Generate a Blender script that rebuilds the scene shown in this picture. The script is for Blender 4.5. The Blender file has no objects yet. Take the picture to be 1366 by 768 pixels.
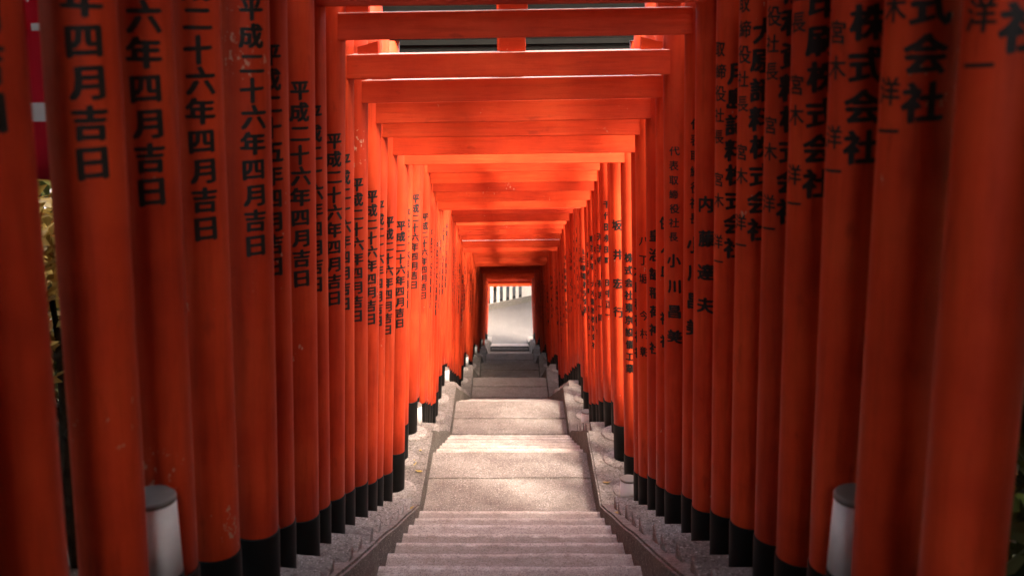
import bpy, bmesh, math, random
from mathutils import Vector, Matrix, noise
R = math.radians
random.seed(11)
sc = bpy.context.scene
col = sc.collection

# ------------------------------------------------------------------ camera
TH = math.atan(384 / 1362)
cd = bpy.data.cameras.new('camera'); cam = bpy.data.objects.new('camera', cd); col.objects.link(cam)
cam.location = (0, 0, 0); cam.rotation_euler = (R(90) - TH, 0, 0)
cd.sensor_width = 36; cd.lens = 36 * 1362 / 1366; cd.shift_x = 3 / 1366
cd.clip_start = .05; cd.clip_end = 1500
cd.dof.use_dof = True; cd.dof.focus_distance = 8.0; cd.dof.aperture_fstop = 3.0
sc.camera = cam

# ------------------------------------------------------------------ light
SUN_EL, SUN_AZ = 56, 138          # azimuth clockwise from +Y (ahead of the camera)
w = bpy.data.worlds.new('World'); sc.world = w; w.use_nodes = True
nt = w.node_tree; bg = nt.nodes['Background']
sky = nt.nodes.new('ShaderNodeTexSky'); sky.sky_type = 'NISHITA'; sky.sun_disc = False
sky.sun_elevation = R(SUN_EL); sky.sun_rotation = R(SUN_AZ); sky.dust_density = 3.0
tint = nt.nodes.new('ShaderNodeMix'); tint.data_type = 'RGBA'; tint.blend_type = 'MULTIPLY'; tint.inputs[0].default_value = 1
tint.inputs[7].default_value = (1.18, .98, .78, 1)       # a hazy, warm-white sky
nt.links.new(sky.outputs[0], tint.inputs[6]); nt.links.new(tint.outputs[2], bg.inputs[0]); bg.inputs[1].default_value = .15
sd = bpy.data.lights.new('sun', 'SUN'); so = bpy.data.objects.new('sun', sd); col.objects.link(so)
sd.energy = 1.2; sd.angle = R(14); sd.color = (1, .93, .82)
dv = Vector((math.sin(R(SUN_AZ)) * math.cos(R(SUN_EL)), math.cos(R(SUN_AZ)) * math.cos(R(SUN_EL)), math.sin(R(SUN_EL))))
so.rotation_euler = dv.to_track_quat('Z', 'Y').to_euler()
vs = sc.view_settings
vs.view_transform = 'Standard'; vs.look = 'None'; vs.gamma = 1; vs.use_curve_mapping = False
vs.exposure = 4.05
sc.cycles.max_bounces = 10; sc.cycles.diffuse_bounces = 6; sc.cycles.glossy_bounces = 4
sc.cycles.use_denoising = True
sc.cycles.sample_clamp_indirect = 8

# ------------------------------------------------------------------ materials
class NM:
    def __init__(s, name):
        s.m = bpy.data.materials.new(name); s.m.use_nodes = True
        s.t = s.m.node_tree; s.b = s.t.nodes['Principled BSDF']
    def n(s, t, **k):
        x = s.t.nodes.new(t)
        for a, b in k.items(): setattr(x, a, b)
        return x
    def l(s, a, b): s.t.links.new(a, b)
    def coords(s, scale=(1, 1, 1), offset=True, kind='Object'):
        tc = s.n('ShaderNodeTexCoord'); mp = s.n('ShaderNodeMapping')
        s.l(tc.outputs[kind], mp.inputs[0]); mp.inputs['Scale'].default_value = scale
        if offset:
            oi = s.n('ShaderNodeObjectInfo'); ml = s.n('ShaderNodeMath', operation='MULTIPLY')
            ml.inputs[1].default_value = 37.0; s.l(oi.outputs['Random'], ml.inputs[0])
            s.l(ml.outputs[0], mp.inputs['Location'])
        return mp.outputs[0]
    def noise(s, vec, scale, detail=4, rough=.55):
        x = s.n('ShaderNodeTexNoise'); x.inputs['Scale'].default_value = scale
        x.inputs['Detail'].default_value = detail; x.inputs['Roughness'].default_value = rough
        s.l(vec, x.inputs['Vector']); return x.outputs[0]
    def ramp(s, fac, stops):
        x = s.n('ShaderNodeValToRGB'); e = x.color_ramp.elements
        while len(e) < len(stops): e.new(.5)
        for i, (p, c) in enumerate(stops):
            e[i].position = p; e[i].color = c if len(c) == 4 else (*c, 1)
        s.l(fac, x.inputs[0]); return x.outputs[0]
    def mix(s, f, a, b, mode='MIX'):
        x = s.n('ShaderNodeMix', data_type='RGBA', blend_type=mode)
        for i, v in ((0, f), (6, a), (7, b)):
            if hasattr(v, 'links'): s.l(v, x.inputs[i])
            else: x.inputs[i].default_value = v if i == 0 else (*v, 1)
        return x.outputs[2]
    def bump(s, h, strength, dist=.01):
        x = s.n('ShaderNodeBump'); x.inputs['Strength'].default_value = strength; x.inputs['Distance'].default_value = dist
        s.l(h, x.inputs['Height']); s.l(x.outputs[0], s.b.inputs['Normal'])
    def rough(s, v): s.b.inputs['Roughness'].default_value = v
    def base(s, v):
        if hasattr(v, 'links'): s.l(v, s.b.inputs['Base Color'])
        else: s.b.inputs['Base Color'].default_value = (*v, 1)

VA, VB, VC = (.59, .050, .013), (.68, .074, .019), (.46, .034, .010)
def paint(name, stretch):
    m = NM(name)
    v = m.coords(stretch); v1 = m.coords((1, 1, 1))
    big = m.noise(v1, 2.3, 5, .6); grain = m.noise(v, 9, 6, .65)
    c = m.ramp(big, [(.3, VC), (.5, VA), (.72, VB)])
    c = m.mix(.45, c, m.ramp(grain, [(.28, (.48, .42, .38)), (.5, (.95, .95, .95)), (.75, (1.12, 1.15, 1.15))]), 'MULTIPLY')
    oi = m.n('ShaderNodeObjectInfo')
    c = m.mix(1, c, m.ramp(oi.outputs['Random'], [(0, (.82, .76, .8)), (.5, (.98, .98, .98)), (1, (1.08, 1.15, 1.1))]), 'MULTIPLY')
    # dark knots and smudges
    sm = m.noise(m.coords((2.5, 2.5, 6) if stretch[0] < 1 else (6, 6, 2)), 3.2, 3, .5)
    c = m.mix(m.ramp(sm, [(.64, (0, 0, 0)), (.76, (.45, .45, .45))]), c, (.20, .018, .008))
    # flaked paint showing pale undercoat
    ch = m.noise(m.coords((1, 1, .55)), 48, 3, .7); ch2 = m.noise(v1, 2.0, 2, .5)
    mu = m.n('ShaderNodeMath', operation='MULTIPLY'); m.l(ch, mu.inputs[0]); m.l(ch2, mu.inputs[1])
    c = m.mix(m.ramp(mu.outputs[0], [(.43, (0, 0, 0)), (.445, (.8, .8, .8))]), c, (.55, .30, .20))
    m.base(c); m.l(m.ramp(grain, [(.3, (.62, .62, .62)), (.7, (.46, .46, .46))]), m.b.inputs['Roughness'])
    m.b.inputs['Specular IOR Level'].default_value = .16
    m.bump(grain, .4, .005)
    return m.m
M_pillar = paint('vermilion_paint_upright', (4, 4, .35))
M_beam = paint('vermilion_paint_beam', (.35, 4, 5))

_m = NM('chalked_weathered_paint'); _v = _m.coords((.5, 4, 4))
_m.base(_m.ramp(_m.noise(_v, 7, 5, .6), [(.3, (.60, .36, .28)), (.7, (.74, .56, .48))])); _m.rough(.7); M_lit_top = _m.m  # pale beam and wedge tops: sunlight put into the colour
def plain(name, c, rough, var=.35, scale=8, spec=.4, bump=.15):
    m = NM(name); v = m.coords(); nz = m.noise(v, scale, 5, .6)
    m.base(m.ramp(nz, [(.3, tuple(x * (1 - var) for x in c)), (.7, tuple(x * (1 + var) for x in c))]))
    m.rough(rough); m.b.inputs['Specular IOR Level'].default_value = spec; m.bump(nz, bump, .004)
    return m.m
M_black = plain('black_sleeve', (.0035, .0035, .003), .6, spec=.2)
M_ink = plain('black_ink', (.010, .007, .005), .6, bump=0)
M_cap = plain('lintel_black', (.004, .0042, .0035), .85, spec=.15)
M_white = plain('white_enamel', (.78, .76, .73), .35, .05, 20, .5, .02)
M_lens = plain('grey_lamp_top', (.15, .135, .115), .4, .15)
M_bark = plain('bark', (.07, .05, .035), .9, .5, 14, .2, .8)
M_pole = plain('pole_metal', (.5, .5, .5), .4, .1)
M_flag = plain('crimson_cloth', (.42, .012, .03), .8, .12, 5, .2, .1)
M_flagw = plain('white_print', (.52, .48, .46), .8, .06, 5, .2, 0)
M_fence = plain('white_fence_paint', (.33, .30, .265), .6, .14, 9, .3, .2)
M_fdark = plain('dark_fence_rail', (.006, .005, .004), .8, .3, spec=.15)

def stone(name, a, b, speck=(.06, .05, .045), stain=.5, inner=0, agg=.85):
    m = NM(name)
    v = m.coords((1, 1, 1), True); vb = m.coords((1, 1, 1), False)
    big = m.noise(v, 1.7, 6, .62)
    mid = m.noise(v, 9, 4, .6)
    fine = m.noise(v, 120, 2, .8)
    c = m.ramp(big, [(.28, a), (.7, b)])
    c = m.mix(.6, c, m.ramp(mid, [(.3, (.62, .58, .55)), (.62, (1.05, 1.05, 1.05))]), 'MULTIPLY')
    sp = m.ramp(fine, [(.40, (1, 1, 1)), (.47, (0, 0, 0))])
    c = m.mix(sp, c, m.mix(.6, c, speck))
    sp2 = m.ramp(m.noise(v, 95, 2, .8), [(.60, (0, 0, 0)), (.66, (.6, .6, .6))])
    c = m.mix(sp2, c, (.62, .58, .54))
    ag = m.ramp(m.noise(v, 42, 2, .7), [(.36, (.45, .40, .36)), (.47, (1, 1, 1)), (.58, (1, 1, 1)), (.68, (1.3, 1.28, 1.25))])
    c = m.mix(agg, c, ag, 'MULTIPLY')
    st = m.ramp(m.noise(m.coords((.6, 2.2, 1), True), 2.1, 5, .65), [(.52, (0, 0, 0)), (.72, (stain, stain, stain))])
    c = m.mix(st, c, (.075, .055, .045))
    if inner:      # dirt and lesser light both painted towards the riser, a worn clean nosing
        tc = m.n('ShaderNodeTexCoord'); sx = m.n('ShaderNodeSeparateXYZ'); m.l(tc.outputs['Generated'], sx.inputs[0])
        ad = m.n('ShaderNodeMath', operation='MULTIPLY_ADD'); m.l(mid, ad.inputs[0]); ad.inputs[1].default_value = .16; m.l(sx.outputs[1], ad.inputs[2])
        oi = m.n('ShaderNodeObjectInfo')
        g = m.ramp(ad.outputs[0], [(.91, (inner, inner, inner)), (.985, (0, 0, 0))])
        k = m.n('ShaderNodeMath', operation='MULTIPLY'); m.l(g, k.inputs[0]); m.l(m.ramp(oi.outputs['Random'], [(0, (.55, .55, .55)), (.6, (.85, .85, .85)), (1, (1.2, 1.2, 1.2))]), k.inputs[1])
        c = m.mix(k.outputs[0], c, (.075, .052, .042))
    m.base(c); m.rough(.82); m.b.inputs['Specular IOR Level'].default_value = .3
    ad = m.n('ShaderNodeMath', operation='ADD'); m.l(fine, ad.inputs[0]); m.l(mid, ad.inputs[1])
    m.bump(ad.outputs[0], .55, .006)
    return m.m
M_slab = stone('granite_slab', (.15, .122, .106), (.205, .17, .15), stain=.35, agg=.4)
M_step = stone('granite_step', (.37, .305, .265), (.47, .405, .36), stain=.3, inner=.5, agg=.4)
M_kerb = stone('weathered_concrete', (.13, .11, .095), (.23, .20, .178), stain=.6)
M_shade_moss = stone('damp_mossy_concrete', (.055, .048, .036), (.115, .10, .08), stain=.6)  # mossy concrete, darkened further for the shade on kerb inner faces
M_pad = stone('pale_base_stone', (.24, .21, .185), (.33, .29, .265), stain=.35)
M_ground = stone('earth_bank', (.045, .035, .024), (.09, .07, .045), stain=.4)
M_street = stone('street_concrete', (.055, .046, .042), (.075, .065, .06), (.12, .11, .10), .15)

M_bounce = stone('pale_paving', (.50, .47, .43), (.60, .57, .53), (.3, .28, .26), .15)  # pale so that the added surface throws light inwards
def leafmat(name, a, b):
    m = NM(name); g = m.n('ShaderNodeNewGeometry')
    c = m.ramp(g.outputs['Random Per Island'], [(0, a), (.75, b), (1, tuple(x * 1.5 for x in b))])
    m.base(c); m.rough(.5)
    tr = m.n('ShaderNodeBsdfTranslucent'); m.l(c, tr.inputs[0])
    mx = m.n('ShaderNodeMixShader'); mx.inputs[0].default_value = .25
    m.l(m.b.outputs[0], mx.inputs[1]); m.l(tr.outputs[0], mx.inputs[2])
    m.l(mx.outputs[0], m.t.nodes['Material Output'].inputs[0])
    return m.m
M_leaf = leafmat('leaf_green', (.022, .03, .008), (.075, .085, .02))
M_gold = leafmat('leaf_gold', (.26, .17, .03), (.58, .43, .13))
M_leaf2 = leafmat('leaf_olive', (.05, .045, .010), (.16, .13, .03))

# ------------------------------------------------------------------ helpers
def obj(name, mesh, mat=None, parent=None, loc=None, rot=None, **props):
    if isinstance(mesh, bmesh.types.BMesh):
        me = bpy.data.meshes.new(name); mesh.to_mesh(me); mesh.free(); mesh = me
    if mat and not mesh.materials: mesh.materials.append(mat)
    o = bpy.data.objects.new(name, mesh); col.objects.link(o)
    if parent: o.parent = parent
    if loc: o.location = loc
    if rot: o.rotation_euler = rot
    for k, v in props.items(): o[k] = v
    return o
def thing(name, loc=(0, 0, 0), **props):
    o = bpy.data.objects.new(name, None); col.objects.link(o); o.location = loc
    o.empty_display_size = .1
    for k, v in props.items(): o[k] = v
    return o
def smooth(o_or_me):
    for p in o_or_me.polygons: p.use_smooth = True
def box(bm, x0, x1, y0, y1, z0, z1):
    r = bmesh.ops.create_cube(bm, size=1)
    for v in r['verts']:
        v.co = Vector(((x0 + x1) / 2 + v.co.x * (x1 - x0), (y0 + y1) / 2 + v.co.y * (y1 - y0), (z0 + z1) / 2 + v.co.z * (z1 - z0)))
    return r['verts']
def bevel(bm, wd, seg=2):
    bmesh.ops.bevel(bm, geom=list(bm.edges), offset=wd, segments=seg, affect='EDGES', profile=.5)
def prism(bm, pts, x0, x1):
    """polygon in (y,z) extruded along x"""
    a = [bm.verts.new((x0, y, z)) for y, z in pts]; b = [bm.verts.new((x1, y, z)) for y, z in pts]
    n = len(pts)
    for i in range(n):
        bm.faces.new((a[i], a[(i + 1) % n], b[(i + 1) % n], b[i]))
    bm.faces.new(a[::-1]); bm.faces.new(b)
    bmesh.ops.recalc_face_normals(bm, faces=bm.faces)
def lathe(bm, prof, seg=32, cap=True):
    rings = []
    for r, z in prof:
        rings.append([bm.verts.new((r * math.cos(2 * math.pi * k / seg), r * math.sin(2 * math.pi * k / seg), z)) for k in range(seg)])
    for i in range(len(rings) - 1):
        for k in range(seg):
            f = bm.faces.new((rings[i][k], rings[i][(k + 1) % seg], rings[i + 1][(k + 1) % seg], rings[i + 1][k])); f.smooth = True
    if cap:
        bm.faces.new(rings[0][::-1]); bm.faces.new(rings[-1])
def tube(bm, pts, seg=7):
    rings = []
    for i, (p, r) in enumerate(pts):
        p = Vector(p); d = (Vector(pts[min(i + 1, len(pts) - 1)][0]) - Vector(pts[max(i - 1, 0)][0])).normalized()
        q = d.to_track_quat('Z', 'Y')
        rings.append([bm.verts.new(p + q @ Vector((r * math.cos(2 * math.pi * k / seg), r * math.sin(2 * math.pi * k / seg), 0))) for k in range(seg)])
    for i in range(len(rings) - 1):
        for k in range(seg):
            f = bm.faces.new((rings[i][k], rings[i][(k + 1) % seg], rings[i + 1][(k + 1) % seg], rings[i + 1][k])); f.smooth = True

# ------------------------------------------------------------------ stair profile (nosing line)
HALF = .685; KH = .20
LAND = [(7.05, 8.43, -3.90, [7.24, 7.90]), (10.80, 12.20, -4.94, [11.16, 11.62]), (16.60, 18.06, -6.84, [17.05, 17.58]),
        (21.60, 23.10, -8.38, [22.1, 22.6]), (26.65, 28.15, -9.92, [27.1, 27.6]), (31.70, 33.20, -11.45, [32.2, 32.7])]
STREET_Y, STREET_Z = 36.60, -12.65
prof = [(-4.35, .75)]
for a, b, z, s in LAND: prof += [(a, z), (b, z)]
prof += [(STREET_Y, STREET_Z), (37.3, STREET_Z)]
def zline(y):
    if y <= prof[0][0]: return prof[0][1]
    for (y0, z0), (y1, z1) in zip(prof, prof[1:]):
        if y <= y1: return z0 + (z1 - z0) * (y - y0) / (y1 - y0)
    return prof[-1][1]
def zkerb(y): return zline(y) + KH

stair = thing('stairway', kind='structure')
def slab(y0, y1, z, name):
    bm = bmesh.new(); box(bm, -HALF - .1, HALF + .1, y0 + .002, y1 - .002, z - .45, z); 
    es = [e for e in bm.edges if all(v.co.z > z - .01 for v in e.verts) and abs(e.verts[0].co.y - e.verts[1].co.y) < .01]
    bmesh.ops.subdivide_edges(bm, edges=[e for e in bm.edges if abs(e.verts[0].co.x - e.verts[1].co.x) > 1], cuts=14, use_grid_fill=True)
    es = [e for e in bm.edges if all(v.co.z > z - .01 for v in e.verts) and abs(e.verts[0].co.y - e.verts[1].co.y) < .01 and len(e.link_faces) == 2 and any(abs(f.normal.z) < .5 for f in e.link_faces)]
    bmesh.ops.bevel(bm, geom=es, offset=.014, segments=3, affect='EDGES')
    sx = random.uniform(0, 50)
    for v in bm.verts:
        if v.co.z > z - .1:
            v.co.z += .007 * noise.noise((v.co.x * 4 + sx, v.co.y * 3, sx))
            v.co.y += .008 * noise.noise((v.co.x * 5, sx, v.co.y * 2))
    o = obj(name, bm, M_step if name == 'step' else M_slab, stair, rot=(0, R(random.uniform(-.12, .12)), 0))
def flight(y0, z0, y1, z1):
    n = max(2, round((z0 - z1) / .152)); r = (z0 - z1) / n; t = (y1 - y0) / (n - 1)
    for k in range(1, n):
        ya = y0 + (k - 1) * t
        slab(ya, y0 + k * t, z0 - r * k + random.uniform(-.004, .004), 'step')
flight(-4.35, .75, LAND[0][0], LAND[0][2])
slab(-7, -4.35, .75, 'landing_slab')
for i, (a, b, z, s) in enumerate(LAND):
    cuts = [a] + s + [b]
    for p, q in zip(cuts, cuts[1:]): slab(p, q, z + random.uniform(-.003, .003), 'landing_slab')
    ny, nz = (LAND[i + 1][0], LAND[i + 1][2]) if i + 1 < len(LAND) else (STREET_Y, STREET_Z)
    flight(b, z, ny, nz)

# kerb walls: one long wall each side, built of cast blocks
for side, word in ((-1, 'left'), (1, 'right')):
    kw = thing('kerb_wall', (side * .9, 0, zkerb(0)), category='kerb wall',
               label='rough grey concrete kerb wall stepping down the %s side of the stairs, carrying the %s pillars' % (word, word))
    base = Vector(kw.location)
    brk = [prof[0]] + prof[1:]
    pts = [(-7, .75)] + prof
    for (y0, z0), (y1, z1) in zip(pts, pts[1:]):
        n = max(1, round((y1 - y0) / 2.2))
        for k in range(n):
            ya, yb = y0 + (y1 - y0) * k / n, y0 + (y1 - y0) * (k + 1) / n
            za, zb = z0 + (z1 - z0) * k / n + KH, z0 + (z1 - z0) * (k + 1) / n + KH
            bm = bmesh.new()
            prism(bm, [(ya + .002, za - .75), (yb - .002, zb - .75), (yb - .002, zb), (ya + .002, za)], HALF, 1.34)
            bmesh.ops.subdivide_edges(bm, edges=[e for e in bm.edges if abs(e.verts[0].co.y - e.verts[1].co.y) > .3], cuts=9, use_grid_fill=True)
            ed = [e for e in bm.edges if all(abs(v.co.x - HALF) < 1e-4 for v in e.verts) and any(f.normal.z > .5 for f in e.link_faces)]
            bmesh.ops.bevel(bm, geom=ed, offset=.014, segments=2, affect='EDGES')
            for v in bm.verts:
                if v.co.y < 7.05 and v.co.z > zline(v.co.y): v.co.z += min(.09, .025 * (7.05 - v.co.y))
                v.co += Vector((.006 * noise.noise(v.co * 3.1), 0, .007 * noise.noise(v.co * 2.3 + Vector((9, 0, 0)))))
                v.co.x *= side
            if side < 0: bmesh.ops.reverse_faces(bm, faces=bm.faces)
            bmesh.ops.translate(bm, verts=bm.verts, vec=-base); bm.normal_update()
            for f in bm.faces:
                if f.normal.x * side < -.8: f.material_index = 1  # inner faces carry their shade in the colour, along with moss
            kb = obj('kerb_block', bm, M_kerb, kw); kb.data.materials.append(M_shade_moss)

# ------------------------------------------------------------------ lettering
_cu = bpy.data.curves.new('glyph', 'FONT'); _cu.size = 1; _cu.resolution_u = 2; _cu.align_x = 'CENTER'
_to = bpy.data.objects.new('glyph', _cu); col.objects.link(_to)
_gc = {}
def glyph(ch):
    """list of verts (centred, unit em) and faces of one character"""
    if ch not in _gc:
        _cu.body = ch
        dg = bpy.context.evaluated_depsgraph_get(); dg.update()
        me = bpy.data.meshes.new_from_object(_to.evaluated_get(dg))
        vs_ = [v.co.copy() for v in me.vertices]; fs = [tuple(p.vertices) for p in me.polygons]
        bpy.data.meshes.remove(me)
        if vs_:
            cy = .38
            vs_ = [Vector((v.x, v.y - cy, 0)) for v in vs_]
        _gc[ch] = (vs_, fs)
    return _gc[ch]
RAD = .080
def rad(z): return RAD - .0022 * z
_ic = {}
def inscription(columns):
    """columns: tuple of (text, angle from the front towards +x in degrees, bottom height, pitch, size)"""
    if columns in _ic: return _ic[columns]
    bm = bmesh.new(); rg = random.Random(hash(columns[0][0]) % 1000 if False else len(columns[0][0]) * 7 + 3)
    for text, ang, zb, pitch, size in columns:
        sub = bmesh.new(); bold = 1 if size > .075 else .55
        for k, ch in enumerate(text):
            if ch == ' ': continue
            vs_, fs = glyph(ch)
            zc = zb + pitch * (len(text) - 1 - k) + pitch / 2
            sx, sz = size * rg.uniform(.93, 1.07), size * rg.uniform(.88, .98)
            sh, tw = rg.uniform(-.02, .08), rg.uniform(-.03, .03)
            dx = rg.uniform(-.004, .004)
            for ci, (ox, oz) in enumerate(((0, 0), (-.05, .012), (.05, -.008), (-.025, -.035), (.025, .035))):   # a loaded brush: strokes thickened
                nv = [sub.verts.new((dx + (v.x + ox * bold) * sx + tw * v.y * size, -ci * .00006, zc + (v.y + oz * bold) * sz + sh * v.x * size)) for v in vs_]
                for f in fs:
                    try: sub.faces.new([nv[i] for i in f])
                    except ValueError: pass
        xm = size * .7
        nb = 7
        for i in range(nb + 1):
            x = -xm + 2 * xm * i / nb
            bmesh.ops.bisect_plane(sub, geom=list(sub.verts) + list(sub.edges) + list(sub.faces), plane_co=(x, 0, 0), plane_no=(1, 0, 0), dist=1e-6)
        for v in sub.verts:
            r = rad(v.co.z) + .0012 - v.co.y
            a = R(ang) + v.co.x / RAD
            v.co = Vector((r * math.sin(a), -r * math.cos(a), v.co.z))
        bmesh.ops.triangulate(sub, faces=sub.faces)
        tmp = bpy.data.meshes.new('t'); sub.to_mesh(tmp); sub.free(); bm.from_mesh(tmp); bpy.data.meshes.remove(tmp)
    for f in bm.faces:
        f.normal_update()
        c = f.calc_center_median()
        if f.normal.x * c.x + f.normal.y * c.y < 0: f.normal_flip()
    me = bpy.data.meshes.new('inscription'); bm.to_mesh(me); bm.free(); me.materials.append(M_ink)
    _ic[columns] = me
    return me
D26, D25 = '平成二十六年四月吉日', '平成二十五年四月吉日'
def left_text(k):
    return ((D25 if k in (5, 23, 37) else D26, 25, 1.335 + (k * 7 % 5) * .008, .082, .084),)
RT = {0: '大日食品株式会社', 1: '日本印刷株式会社', 2: '東和印刷株式会社', 3: '城西印刷株式会社', 4: '朋和資料株式会社', 5: '大原諮料株式会社', 6: '月島記料株式会社'}
def right_text(k):
    if k in RT:
        return ((RT[k], -8, 1.465, .097, .09), ('取締役社長 宮木 洋一', -66, 1.41, .083, .066))
    t = {7: (('内藤達夫', -25, 1.24, .15, .085),),
         8: (('小川昌美', -22, 1.17, .135, .095), ('代表取締役社長', -22, 1.73, .072, .06)),
         9: (('小川昌美', -25, 1.16, .135, .085), ('代表取締役社長', -25, 1.72, .072, .055)),
         10: (('侠人皿 神社', -25, 1.16, .135, .08),),
         11: (('皇治舗稲荷神社', -28, 1.15, .115, .085),),
         12: (('八丁堀 今村彰', -28, 1.15, .12, .075),),
         13: (('大原稲荷神社', -25, 1.16, .115, .09),),
         14: (('株式会社東京設備工業', -25, 1.0, .095, .08),),
         15: (('坂井宏行', -25, 1.20, .235, .10),)}
    if k in t: return t[k]
    return [(('日枝山王参道奉納会', -25, 1.05, .12, .085),), (('東京赤坂 大木建設株式会社', -25, .95, .095, .082),),
            (('千代田永田町 田中正一', -25, 1.1, .1, .078), ), (('山王商事株式会社', -8, 1.3, .098, .09), ('取締役 石川 健', -55, 1.25, .09, .07)),
            (('天王寺 有志一同', -25, 1.15, .115, .085),)][k % 5]

# ------------------------------------------------------------------ torii gates
GH = 3.28; NUKI = .118
meas = {4.67: -.16, 5.09: -.36, 5.49: -.51, 5.85: -.66, 6.21: -.79, 6.58: -.95, 7.27: -1.12, 9.13: -1.48, 9.48: -1.64, 9.80: -1.78,
        10.19: -1.95, 10.58: -2.10, 11.21: -2.24, 12.93: -2.65, 13.46: -2.86, 15.66: -3.74}
GY = [1.79, 2.18, 2.52, 2.89, 3.27, 3.59, 4.0, 4.35, 4.67, 5.09, 5.49, 5.85, 6.21, 6.58, 7.27, 7.83, 8.36, 8.76, 9.13, 9.48, 9.80, 10.19, 10.58,
      11.21, 11.76, 12.3, 12.63, 12.93, 13.2, 13.46, 13.85, 14.24, 14.63, 14.99, 15.32, 15.66, 16.05, 16.42]
for a, b, z, s in LAND[2:]:
    GY += [a + .2, a + .73, b - .17]
    ny = STREET_Y if z < -11 else LAND[[l[2] for l in LAND].index(z) + 1][0]
    n = round((ny - b - .3) / .40)
    if z > -11: GY += [b + .22 + (ny - b - .22) * i / n for i in range(n)]
GY += [33.55, 33.95, 34.35, 34.75, 35.15]
GY += [36.35]
BACK = [1.38] + [.98 - .41 * i for i in range(15)]
off = {1.79: -.032, 2.18: -.022, 2.52: -.015, 2.89: -.005, 4.67: .017, 7.27: .037, 8.36: .04, 9.13: .05, 9.48: .035, 9.8: .035, 10.19: .027, 10.58: .03, 11.21: .012}
LEAN = .045; HB = .75 + LEAN * 2.57 + RAD          # half distance of pillar axes at the base

def pillar_mesh():
    bm = bmesh.new(); lathe(bm, [(rad(z), z) for z in (.0, .6, 1.3, 2.0, 2.6, GH)], 40); me = bpy.data.meshes.new('pillar'); bm.to_mesh(me); bm.free(); me.materials.append(M_pillar); return me
def sleeve_mesh():
    bm = bmesh.new(); lathe(bm, [(.0835, -.1), (.0835, .325), (.0825, .33), (.0802, .331)], 40); me = bpy.data.meshes.new('sleeve'); bm.to_mesh(me); bm.free(); me.materials.append(M_black); return me
def disc_mesh():
    bm = bmesh.new(); lathe(bm, [(.175, -.2), (.175, .012), (.168, .02), (.12, .026)], 36); me = bpy.data.meshes.new('base_stone'); bm.to_mesh(me); bm.free(); me.materials.append(M_pad); return me
def pad_mesh():
    bm = bmesh.new(); box(bm, -.21, .16, -.15, .15, -.16, .02); bevel(bm, .01, 2); me = bpy.data.meshes.new('base_stone'); bm.to_mesh(me); bm.free(); me.materials.append(M_kerb); return me
def nuki_mesh(lit_top=True):
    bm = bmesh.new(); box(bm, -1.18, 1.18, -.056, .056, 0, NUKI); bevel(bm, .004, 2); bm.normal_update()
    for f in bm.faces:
        if f.normal.z > .9 and lit_top: f.material_index = 1  # sunlit look of the top face painted on
    me = bpy.data.meshes.new('tie_beam'); bm.to_mesh(me); bm.free(); me.materials.append(M_beam); me.materials.append(M_lit_top); return me
def lintel_mesh():
    bm = bmesh.new(); box(bm, -1.22, 1.22, -.058, .058, 0, .11); bevel(bm, .004, 2); me = bpy.data.meshes.new('lintel'); bm.to_mesh(me); bm.free(); me.materials.append(M_cap); return me
def cap_mesh():
    bm = bmesh.new(); prism(bm, [(-.072, 0), (.072, 0), (.072, .055), (0, .08), (-.072, .055)], -1.34, 1.34)
    for v in bm.verts:
        v.co.z += .035 * (abs(v.co.x) / 1.34) ** 2 if False else 0
        if abs(v.co.x) > 1.3: v.co.x += math.copysign(v.co.z * .35, v.co.x)
    me = bpy.data.meshes.new('lintel_cap'); bm.to_mesh(me); bm.free(); me.materials.append(M_cap); return me
def wedge_mesh(s):
    bm = bmesh.new()
    # trapezoid in (x,z): rises away from the pillar
    x0, x1 = .735, .635
    a = [(x0, 0), (x1, 0), (x1, .062), (x0, .034)]
    fr = [bm.verts.new((s * x, -.03, z)) for x, z in a]; bk = [bm.verts.new((s * x, .03, z)) for x, z in a]
    for i in range(4): bm.faces.new((fr[i], fr[(i + 1) % 4], bk[(i + 1) % 4], bk[i]))
    bm.faces.new(fr[::-1]); bm.faces.new(bk); bmesh.ops.recalc_face_normals(bm, faces=bm.faces)
    bm.normal_update()
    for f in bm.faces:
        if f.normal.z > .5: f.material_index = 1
    me = bpy.data.meshes.new('wedge'); bm.to_mesh(me); bm.free(); me.materials.append(M_beam); me.materials.append(M_lit_top); return me
GAP = GH - 2.57 - NUKI
def strut_mesh():
    bm = bmesh.new(); box(bm, -.064, .064, -.03, .03, .001, GAP + .01); bevel(bm, .003, 1); me = bpy.data.meshes.new('strut'); bm.to_mesh(me); bm.free(); me.materials.append(M_beam); return me
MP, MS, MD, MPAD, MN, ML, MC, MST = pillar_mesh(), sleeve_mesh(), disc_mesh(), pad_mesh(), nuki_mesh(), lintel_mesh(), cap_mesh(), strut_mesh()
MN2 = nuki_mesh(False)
MW = {-1: wedge_mesh(-1), 1: wedge_mesh(1)}

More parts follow.
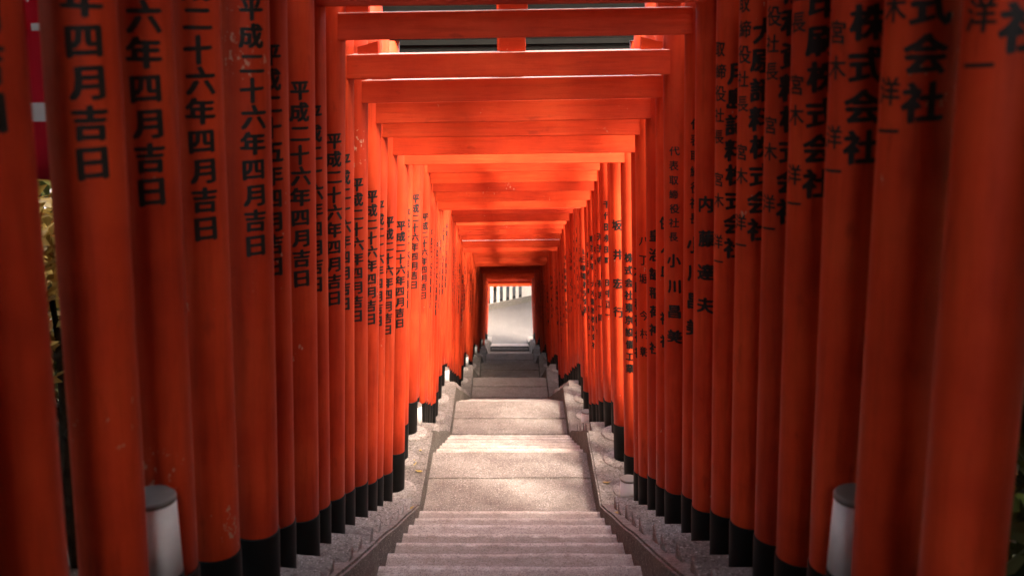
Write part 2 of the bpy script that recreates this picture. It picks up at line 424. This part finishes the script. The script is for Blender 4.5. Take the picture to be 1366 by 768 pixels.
ORD = ['first', 'second', 'third', 'fourth', 'fifth', 'sixth', 'seventh', 'eighth', 'ninth', 'tenth', 'eleventh', 'twelfth', 'thirteenth', 'fourteenth',
       'fifteenth', 'sixteenth', 'seventeenth', 'eighteenth', 'nineteenth', 'twentieth', 'twenty-first', 'twenty-second', 'twenty-third']
def spot_of(y):
    for i, (a, b, z, s) in enumerate(LAND):
        if y < a: return ('flight', i)
        if y <= b: return ('landing', i)
    return ('flight', len(LAND))
def gate_label(y, allY):
    kind, i = spot_of(y)
    same = [q for q in allY if spot_of(q) == (kind, i)]
    n = same.index(y)
    if kind == 'landing':
        return 'vermilion torii gate %s along the %s stone landing down the stairs' % (ORD[n] if n < len(same) - 1 else 'last', ORD[i])
    if i == len(LAND):
        return 'farthest torii gate, framing the bright street at the foot of the stairs' if y == allY[-1] else \
               'dark torii gate %s below the last landing, just above the street' % ORD[n]
    if i == 0:
        if n == 0: return 'nearest torii gate, its left pillar filling the left edge of the picture'
        m = len(same) - 1 - n
        return 'vermilion torii gate on the nearest flight, %s one up from the first landing' % ORD[m]
    return 'vermilion torii gate on the flight below the %s landing, %s one down' % (ORD[i - 1], ORD[n])

def gate(y, k, label, text=True):
    base = zkerb(y); rg = random.Random(k * 31 + 5)
    kind, i = spot_of(y)
    cl = meas[y] - base if y in meas else 2.57 + rg.uniform(-.025, .02)
    if y == 36.35: cl = -10.17 - base
    if y == 34.75: cl = -9.51 - base
    if y == 35.15: cl = -9.74 - base
    x = off.get(y, rg.uniform(.0, .03))
    g = thing('torii_gate', (x, y, base), label=label, category='torii gate', group='vermilion torii gates over the stairs')
    g.rotation_euler = (0, 0, R(rg.uniform(-.5, .5)))
    near = y < 4.45                     # unseen near lintels set low and broad to cut the skylight
    top = cl + NUKI + (.24 if near else GAP)
    for s in (-1, 1):
        la = math.atan(LEAN) + R(rg.uniform(-.22, .22))
        p = obj('pillar', MP, None, g, (s * HB, 0, 0), (0, -s * la, 0))
        p.scale = (1, 1, top / GH)
        obj('sleeve', MS, None, p, (0, 0, rg.uniform(-.02, .02))).scale = (1, 1, GH / top)
        obj('base_stone', MD if kind == 'landing' else MPAD, None, p, (0, 0, 0 if kind == 'landing' else .012 + min(.09, max(0, .025 * (7.05 - y)))), (0, s * la, 0 if s > 0 else math.pi) if kind != 'landing' else (0, s * la, 0)).scale = (1, 1, 1)
        if text:
            rz = R(rg.uniform(-5, 5))
            for c in (left_text(k) if s < 0 else right_text(k)):
                obj('inscription', inscription((c,)), None, p, rot=(0, 0, rz)).scale = (1, 1, GH / top)
    tilt = R(-.85 + rg.uniform(-.25, .25))
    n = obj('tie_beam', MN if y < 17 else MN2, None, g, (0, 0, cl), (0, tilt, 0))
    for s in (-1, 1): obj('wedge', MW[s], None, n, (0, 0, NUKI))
    st_ = obj('strut', MST, None, n, (rg.uniform(-.01, .02), 0, NUKI))
    if near: st_.scale = (1, 1, .24 / GAP)
    l = obj('lintel', ML, None, g, (0, 0, top + .006), (0, tilt, 0))
    obj('lintel_cap', MC, None, l, (0, 0, .111))
    if near: l.scale = (1, 2.2, 1)
for j, y in enumerate(BACK):
    gate(y, 100 + j, 'vermilion torii gate standing %s behind the camera, up the stairs' % ORD[j], False)
for k, y in enumerate(GY): gate(y, k, gate_label(y, GY))
bpy.data.objects.remove(_to)

# ------------------------------------------------------------------ lamp posts on the kerbs
def lamp_meshes():
    out = []
    for pr in ([(.062, 0), (.062, .21)], [(.0635, .208), (.0635, .216), (.058, .222)], [(.064, -.5), (.064, .002)]):
        bm = bmesh.new(); lathe(bm, pr, 32); me = bpy.data.meshes.new('lamp'); bm.to_mesh(me); bm.free(); out.append(me)
    for me, m in zip(out, (M_white, M_lens, M_black)): me.materials.append(m)
    return out
LB, LC, LBASE = lamp_meshes()
def lamp(side, y, z, lab, x=.86):
    t = thing('post_light', (side * x, y, z), label=lab, category='post light', group='short white post lights on the kerbs')
    obj('lamp_body', LB, None, t); obj('lamp_cap', LC, None, t); obj('lamp_base', LBASE, None, t)
lamp(-1, 2.36, -1.435, 'short white cylindrical post light with grey top, nearest on the left', .915)
lamp(1, 2.36, -1.43, 'short white cylindrical post light with grey top, nearest on the right', .89)
lamp(-1, 8.62, zkerb(8.6) + .03, 'slim white post light on the left kerb past the first landing', .86)
lamp(1, 6.80, zkerb(6.8) + .02, 'short white post light on the right kerb just before the first landing', .87)
lamp(1, 10.72, zkerb(10.72) + .02, 'short white post light on the right kerb just before the second landing', .87)
for y, wd in ((12.50, 'second'), (18.35, 'third'), (23.35, 'fourth'), (28.4, 'fifth')):
    lamp(-1, y, zkerb(y) + .04, 'small white post light on the left kerb past the %s landing' % wd, .85)

# ------------------------------------------------------------------ banner on the left, outside the gates
bx, by = -1.50, 3.38
bn = thing('banner', (bx, by, -2.0), label='crimson cloth banner with white characters hanging outside the left pillars', category='banner')
bm = bmesh.new()
for i in range(9):
    for j in range(25): bm.verts.new((-.21 + .42 * i / 8, .03 * math.sin(i * .9 + j * .25), 1.42 + 2.3 * j / 24))
bm.verts.ensure_lookup_table()
for i in range(8):
    for j in range(24):
        f = bm.faces.new((bm.verts[i * 25 + j], bm.verts[(i + 1) * 25 + j], bm.verts[(i + 1) * 25 + j + 1], bm.verts[i * 25 + j + 1])); f.smooth = True
bmesh.ops.solidify(bm, geom=bm.faces, thickness=.004)
obj('cloth', bm, M_flag, bn)
bm = bmesh.new(); lathe(bm, [(.014, -.6), (.014, 3.8)], 12); obj('banner_pole', bm, M_pole, bn, (-.24, 0, 0))
bm = bmesh.new()
for q, ch in enumerate('日枝神社'):
    vs_, fs = _gc.get(ch, ([], []))
    nv = [bm.verts.new((v.x * .30 + .02, -.045, 3.3 - q * .42 + v.y * .32)) for v in vs_]
    for f in fs: bm.faces.new([nv[i] for i in f])
box(bm, -.15, .2, -.046, -.044, 1.62, 1.68)
obj('banner_print', bm, M_flagw, bn)

# ------------------------------------------------------------------ ground
bm = bmesh.new()
ys = [-400, -60, -8] + [p[0] for p in prof] + [60, 800]
xs = [-500, -60, -12, -4, -1.75, -1.33, -1.2, 1.2, 1.33, 1.75, 4, 12, 60, 500]
grid = []
for y in ys:
    row = []
    for x in xs:
        z = zkerb(y) if y < 36.6 else STREET_Z + KH
        if abs(x) < 1.25: z -= .72
        elif abs(x) < 1.5: z -= .12
        else: z -= .05
        if abs(x) > 3 and y < 36: z += .10 * (abs(x) - 3) ** .5
        if y >= 36.6: z = STREET_Z - .03
        row.append(bm.verts.new((x, y, z)))
    grid.append(row)
for i in range(len(ys) - 1):
    for j in range(len(xs) - 1): bm.faces.new((grid[i][j], grid[i][j + 1], grid[i + 1][j + 1], grid[i + 1][j]))
obj('ground', bm, M_ground, kind='structure')
# pale paving, added to bounce light in past the right-hand pillars
bm = bmesh.new()
tp = [(3.2, zkerb(3.2))] + [(y, z + KH) for y, z in prof if 3.2 < y < 16.6] + [(17.5, zkerb(17.5))]
a = [bm.verts.new((1.5, y, z + .02)) for y, z in tp]; b = [bm.verts.new((9.5, y, z + .06)) for y, z in tp]
for i in range(len(tp) - 1): bm.faces.new((a[i], b[i], b[i + 1], a[i + 1]))
bmesh.ops.translate(bm, verts=bm.verts, vec=(0, 0, .25))
r = bmesh.ops.extrude_face_region(bm, geom=list(bm.faces)); bmesh.ops.translate(bm, verts=[v for v in r['geom'] if isinstance(v, bmesh.types.BMVert)], vec=(0, 0, -.8))
bmesh.ops.recalc_face_normals(bm, faces=bm.faces)
obj('terrace', bm, M_bounce, kind='structure')
bm = bmesh.new(); box(bm, -40, 40, 36.62, 75, STREET_Z - .2, STREET_Z - .004)
obj('street', bm, M_street, kind='structure')

# fence on the far side of the street
FA = math.atan2(1.3, 1.78)
fe = thing('picket_fence', (0, 42.03, STREET_Z), label='white picket fence with wide flat slats on a concrete base across the street', category='fence')
fe.rotation_euler = (0, 0, FA)
bm = bmesh.new(); box(bm, -7, 9, .0, .28, -.1, .25); bevel(bm, .012, 2); obj('base_wall', bm, M_shade_moss, fe)
bm = bmesh.new(); box(bm, 0, .165, .06, .085, .25, 2.1); bevel(bm, .004, 1)
me = bpy.data.meshes.new('slat'); bm.to_mesh(me); bm.free(); me.materials.append(M_fence)
x = -5.0; k = 0
while x < 6:
    if not (.78 < x < 1.3): obj('slat', me, None, fe, (x, 0, random.uniform(-.004, .004)))
    x += .335
bm = bmesh.new(); box(bm, .83, 1.25, .05, .095, .02 + .235, 2.2); bevel(bm, .004, 1); obj('panel', bm, M_fence, fe)
for z in (.28, 1.0, 1.8):
    bm = bmesh.new(); box(bm, -6, 8, .09, .13, z, z + .07); obj('rail', bm, M_fdark, fe)

# ------------------------------------------------------------------ trees
def tree(name, label, x, y, h, crown_r, crown_z, n, leaf, mat, group='trees beside the stairs', spread=(1, 1, .7), z0=None, lean=(0, 0)):
    rg = random.Random(int(x * 100 + y * 7))
    z0 = zkerb(y) - .1 if z0 is None else z0
    t = thing(name, (x, y, z0), label=label, category='tree' if 'tree' in name else 'shrub', group=group)
    bm = bmesh.new(); r0 = h * .028 + .03
    tp = [(0, 0, -.3), (.05 * h * rg.uniform(-1, 1) * .4, 0, h * .3), (.05 * h * rg.uniform(-1, 1), .04 * h * rg.uniform(-1, 1), h * .6), (0, 0, h * .95)]
    tp = [(p[0] + lean[0] * (p[2] / h if p[2] > 0 else 0) ** 1.5, p[1] + lean[1] * (p[2] / h if p[2] > 0 else 0) ** 1.5, p[2]) for p in tp]
    tube(bm, [(tp[0], r0 * 1.4), (tp[1], r0), (tp[2], r0 * .7), (tp[3], r0 * .2)], 9)
    ends = []
    for q in range(11):
        a = q * 2.4 + rg.uniform(-.4, .4); f = rg.uniform(.35, .85)
        p0 = Vector((lean[0] * f ** 1.5, lean[1] * f ** 1.5, h * f)) ; L = crown_r * rg.uniform(.6, 1.0)
        p1 = p0 + Vector((math.cos(a) * L * .55, math.sin(a) * L * .55, L * .28)); p2 = p0 + Vector((math.cos(a) * L, math.sin(a) * L, L * rg.uniform(.25, .6)))
        tube(bm, [(p0, r0 * .45), (p1, r0 * .28), (p2, r0 * .08)], 6); ends += [p1, p2]
    obj('trunk', bm, M_bark, t)
    # leaf clumps
    verts, faces = [], []
    C = Vector((lean[0], lean[1], crown_z))
    cl = []
    for _ in range(max(10, n // 90)):
        d = Vector((rg.gauss(0, 1), rg.gauss(0, 1), rg.gauss(0, 1))).normalized() * (rg.random() ** .42) * crown_r
        cl.append(C + Vector((d.x * spread[0], d.y * spread[1], d.z * spread[2])))
    for i in range(n):
        c = cl[i % len(cl)]; rr = crown_r * .24
        p = c + Vector((rg.gauss(0, rr), rg.gauss(0, rr), rg.gauss(0, rr * .7)))
        nrm = Vector((rg.gauss(0, 1), rg.gauss(0, 1), rg.gauss(.6, 1))).normalized(); u = nrm.orthogonal().normalized()
        u = Matrix.Rotation(rg.uniform(0, 6.28), 3, nrm) @ u; v = nrm.cross(u)
        s = leaf * rg.uniform(.6, 1.3); b = len(verts)
        verts += [p - u * s, p - v * s * .42 + nrm * s * .1, p + u * s, p + v * s * .42 + nrm * s * .1]
        faces.append((b, b + 1, b + 2, b + 3))
    me = bpy.data.meshes.new('crown'); me.from_pydata(verts, [], faces)
    obj('crown', me, (M_leaf, M_leaf2, M_gold)[mat], t)
TREES = [  # most of these unseen crowns are added to darken near, far and street stretches
    # x, y, height, crown radius, crown centre, leaves, leaf size, material
    (-6.0, 41.0, 9.0, 4.6, 7.5, 12000, .22, 0),
    (6.0, 40.5, 9.0, 4.6, 7.5, 12000, .22, 0),
    (-6.2, -1.0, 9.0, 3.8, 7.0, 12000, .20, 0),
    (-7.6, 8.0, 9.5, 3.4, 6.5, 10000, .20, 0),
    (-7.8, 14.5, 10, 3.6, 7.0, 10000, .20, 0),
    (-4.6, 22.0, 9.5, 4.2, 6.8, 12000, .20, 0),
    (-4.8, 29.0, 9.5, 4.2, 6.8, 12000, .20, 0),
    (4.6, -5.0, 9.0, 3.8, 7.0, 12000, .20, 0),
    (2.3, -1.0, 9.0, 2.6, 7.0, 12000, .20, 0),
    (-3.6, -3.8, 9.0, 3.4, 7.3, 11000, .20, 0),
    (5.0, 23.0, 9.5, 4.4, 7.0, 14000, .20, 0),
    (4.8, 26.0, 9.5, 4.4, 7.0, 14000, .20, 0),
]
tl = ['broad street tree shading the pavement left of the last gate', 'broad street tree shading the pavement right of the last gate', 'broad dark evergreen tree beside the top of the stairs, left of the banner', 'dark evergreen tree outside the left pillars by the first landing', 'tall dark evergreen tree outside the left pillars by the second landing',
      'dark evergreen tree overhanging the left side beyond the third landing', 'dark evergreen tree overhanging the left side beyond the fifth landing',
      'broad dark evergreen tree outside the nearest right pillars', 'dark evergreen tree spreading over the top of the stairs from the right', 'dark evergreen tree spreading over the top of the stairs from the left', 'dark evergreen tree overhanging the right side beyond the third landing', 'dark evergreen tree overhanging the right side beyond the fifth landing']
for a, lb in zip(TREES, tl): tree('evergreen_tree', lb, *a)
#tree('leafy_shrub', 'sunlit olive shrub seen through the gap beside the leftmost pillar', -2.5, 5.0, 1.5, .8, 1.55, 3200, .07, 1, 'shrubs outside the pillars')
#tree('leafy_shrub', 'low olive shrub outside the left pillars behind the banner', -2.6, 3.3, 1.0, .75, .7, 1800, .06, 1, 'shrubs outside the pillars')
tree('evergreen_tree', 'dark evergreen leaning from the left right over the nearest gates', -2.9, -.3, 6.6, 2.8, 6.2, 15000, .17, 0, spread=(1, .85, .45), lean=(2.7, .2))  # canopy added out of view to cut skylight on the near gates
tree('leafy_shrub', 'leafy shrub glimpsed between the two nearest right pillars', 2.4, 3.6, 1.7, .9, 1.3, 2600, .07, 1, 'shrubs outside the pillars')
for q in range(4):
    yy = 43.6 + q * 1.9 - 1.9; xx = -3 + q * 2.4
    tree('hedge_shrub', ['dark hedge shrub behind the left end of the street fence', 'dark hedge shrub behind the middle of the street fence', 'dark hedge shrub behind the right slats of the street fence', 'dark hedge shrub behind the far right end of the street fence'][q],
         xx, yy + .9, 2.6, 1.5, 1.4, 4500, .13, 0, 'hedge behind the street fence', z0=STREET_Z)

def hedge(label, x0, x1, y0, y1, h, n, mat=0, leaf=.12):
    rg = random.Random(int(y0 * 31 + x0 * 77)); ym = (y0 + y1) / 2
    t = thing('tall_hedge', ((x0 + x1) / 2, ym, zkerb(ym)), label=label, category='hedge', group='tall hedges outside the pillars')
    bm = bmesh.new()
    for q in range(5):
        yy = (q - 2) * (y1 - y0) / 5.5; zz = zkerb(ym + yy) - zkerb(ym)
        tube(bm, [((rg.uniform(-.1, .1), yy, zz - .4), .05), ((rg.uniform(-.15, .15), yy, zz + h * .5), .035), ((rg.uniform(-.15, .15), yy, zz + h * .9), .01)], 6)
    obj('stem', bm, M_bark, t)
    verts, faces = [], []
    for i in range(n):
        yy = rg.uniform(y0, y1); hh = h * (1 + .16 * noise.noise((yy * .9, x0, 3)))
        zz = rg.random() ** .9 * hh
        wd = (x1 - x0) / 2 * (1 + .35 * noise.noise((yy * 1.3, zz * 1.3, x0))) * (1 if zz < hh * .85 else .7)
        p = Vector((rg.choice((-1, 1)) * wd * (rg.random() ** .4), yy - ym, zz + zkerb(yy) - zkerb(ym)))
        nrm = Vector((rg.gauss(0, 1), rg.gauss(0, .8), rg.gauss(.4, .8))).normalized(); u = nrm.orthogonal().normalized()
        u = Matrix.Rotation(rg.uniform(0, 6.28), 3, nrm) @ u; v = nrm.cross(u)
        s_ = leaf * rg.uniform(.6, 1.3); b = len(verts)
        verts += [p - u * s_, p - v * s_ * .42 + nrm * s_ * .1, p + u * s_, p + v * s_ * .42 + nrm * s_ * .1]
        faces.append((b, b + 1, b + 2, b + 3))
    me = bpy.data.meshes.new('foliage'); me.from_pydata(verts, [], faces)
    obj('foliage', me, M_leaf if mat == 0 else M_leaf2, t)
for q in range(13):
    y0 = -4 + q * 3.05
    low = 4.3 < y0 + 1.5 < 15.2
    hedge('%s dark hedge close behind the right pillars, %s stretch of hedge going down' % ('low' if low else 'tall', ORD[q]), 1.45, 2.2, y0, y0 + 3.15, 1.9 if low else 4.3, 3800 if low else 6500)  # hedge added to stop side light and low sun between the pillars
for q in range(10):
    y0 = 6.2 + q * 2.95
    hedge('tall dark hedge close behind the left pillars, %s stretch of hedge going down' % ORD[q], -2.25, -1.45, y0, y0 + 3.05, 4.7, 7500)  # added to keep the left-hand sky off the right pillars
hedge('dark hedge outside the nearest left pillars, behind the red banner', -3.3, -2.4, 2.2, 6.3, 3.9, 9000, 0, .11)
tree('golden_shrub', 'small golden-leaved shrub glimpsed in the gap beside the leftmost pillar', -2.08, 4.45, 1.5, .42, 1.45, 900, .06, 2, 'shrubs outside the pillars', (1, 1, 1))  # bright leaf colour stands in for sunlight on this shrub
hedge('tall dark hedge beside the top of the stairs on the left, above the banner', -2.3, -1.5, -4.2, 2.2, 3.9, 9000)  # added out of view to reduce side light on the near gates

# drain grating across the last landing
dg_ = thing('drain_grating', (0, 32.94, -11.45), label='dark metal drain grating lying across the last landing before the street', category='drain grating')
bm = bmesh.new()
for a in ((-.66, .66, -.2, -.17), (-.66, .66, .17, .2), (-.66, -.63, -.17, .17), (.63, .66, -.17, .17)): box(bm, *a, .006, .03)
bm.faces.ensure_lookup_table(); obj('frame', bm, M_fdark, dg_)
bb = bmesh.new(); box(bb, -.008, .008, -.168, .168, .008, .027); mb = bpy.data.meshes.new('bar'); bb.to_mesh(mb); bb.free(); mb.materials.append(M_fdark)
for q in range(40): obj('bar', mb, None, dg_, (-.615 + q * .0315, 0, 0))

# dry leaves on the kerbs
bm = bmesh.new()
pts = [(-.03, 0, .004), (-.012, .014, .001), (.012, .013, .003), (.034, 0, .012), (.012, -.014, .002), (-.012, -.013, .004), (0, 0, 0)]
vv = [bm.verts.new(p) for p in pts]
for q in range(6): bm.faces.new((vv[q], vv[6], vv[(q + 1) % 6]))
ml = bpy.data.meshes.new('fallen_leaf'); bm.to_mesh(ml); bm.free(); ml.materials.append(M_gold)
rg = random.Random(5)
for x, y in ((-.80, 4.35), (-.78, 5.15), (-.86, 5.9), (-.74, 7.6), (-.79, 7.75), (-.76, 8.0), (-.72, 6.6), (.77, 7.4), (.75, 6.3)):
    z = (zkerb(y) + min(.09, max(0, .025 * (7.05 - y))) if abs(x) > .69 else zline(y)) + .008
    o = obj('fallen_leaf', ml, None, None, (x, y, z), (rg.uniform(-.2, .2), rg.uniform(-.2, .2), rg.uniform(0, 6)), label='small dry golden leaf fallen on the stone beside the stairs', category='leaf', group='dry leaves fallen on the stone')
    k = rg.uniform(.8, 1.3); o.scale = (k, k, k)
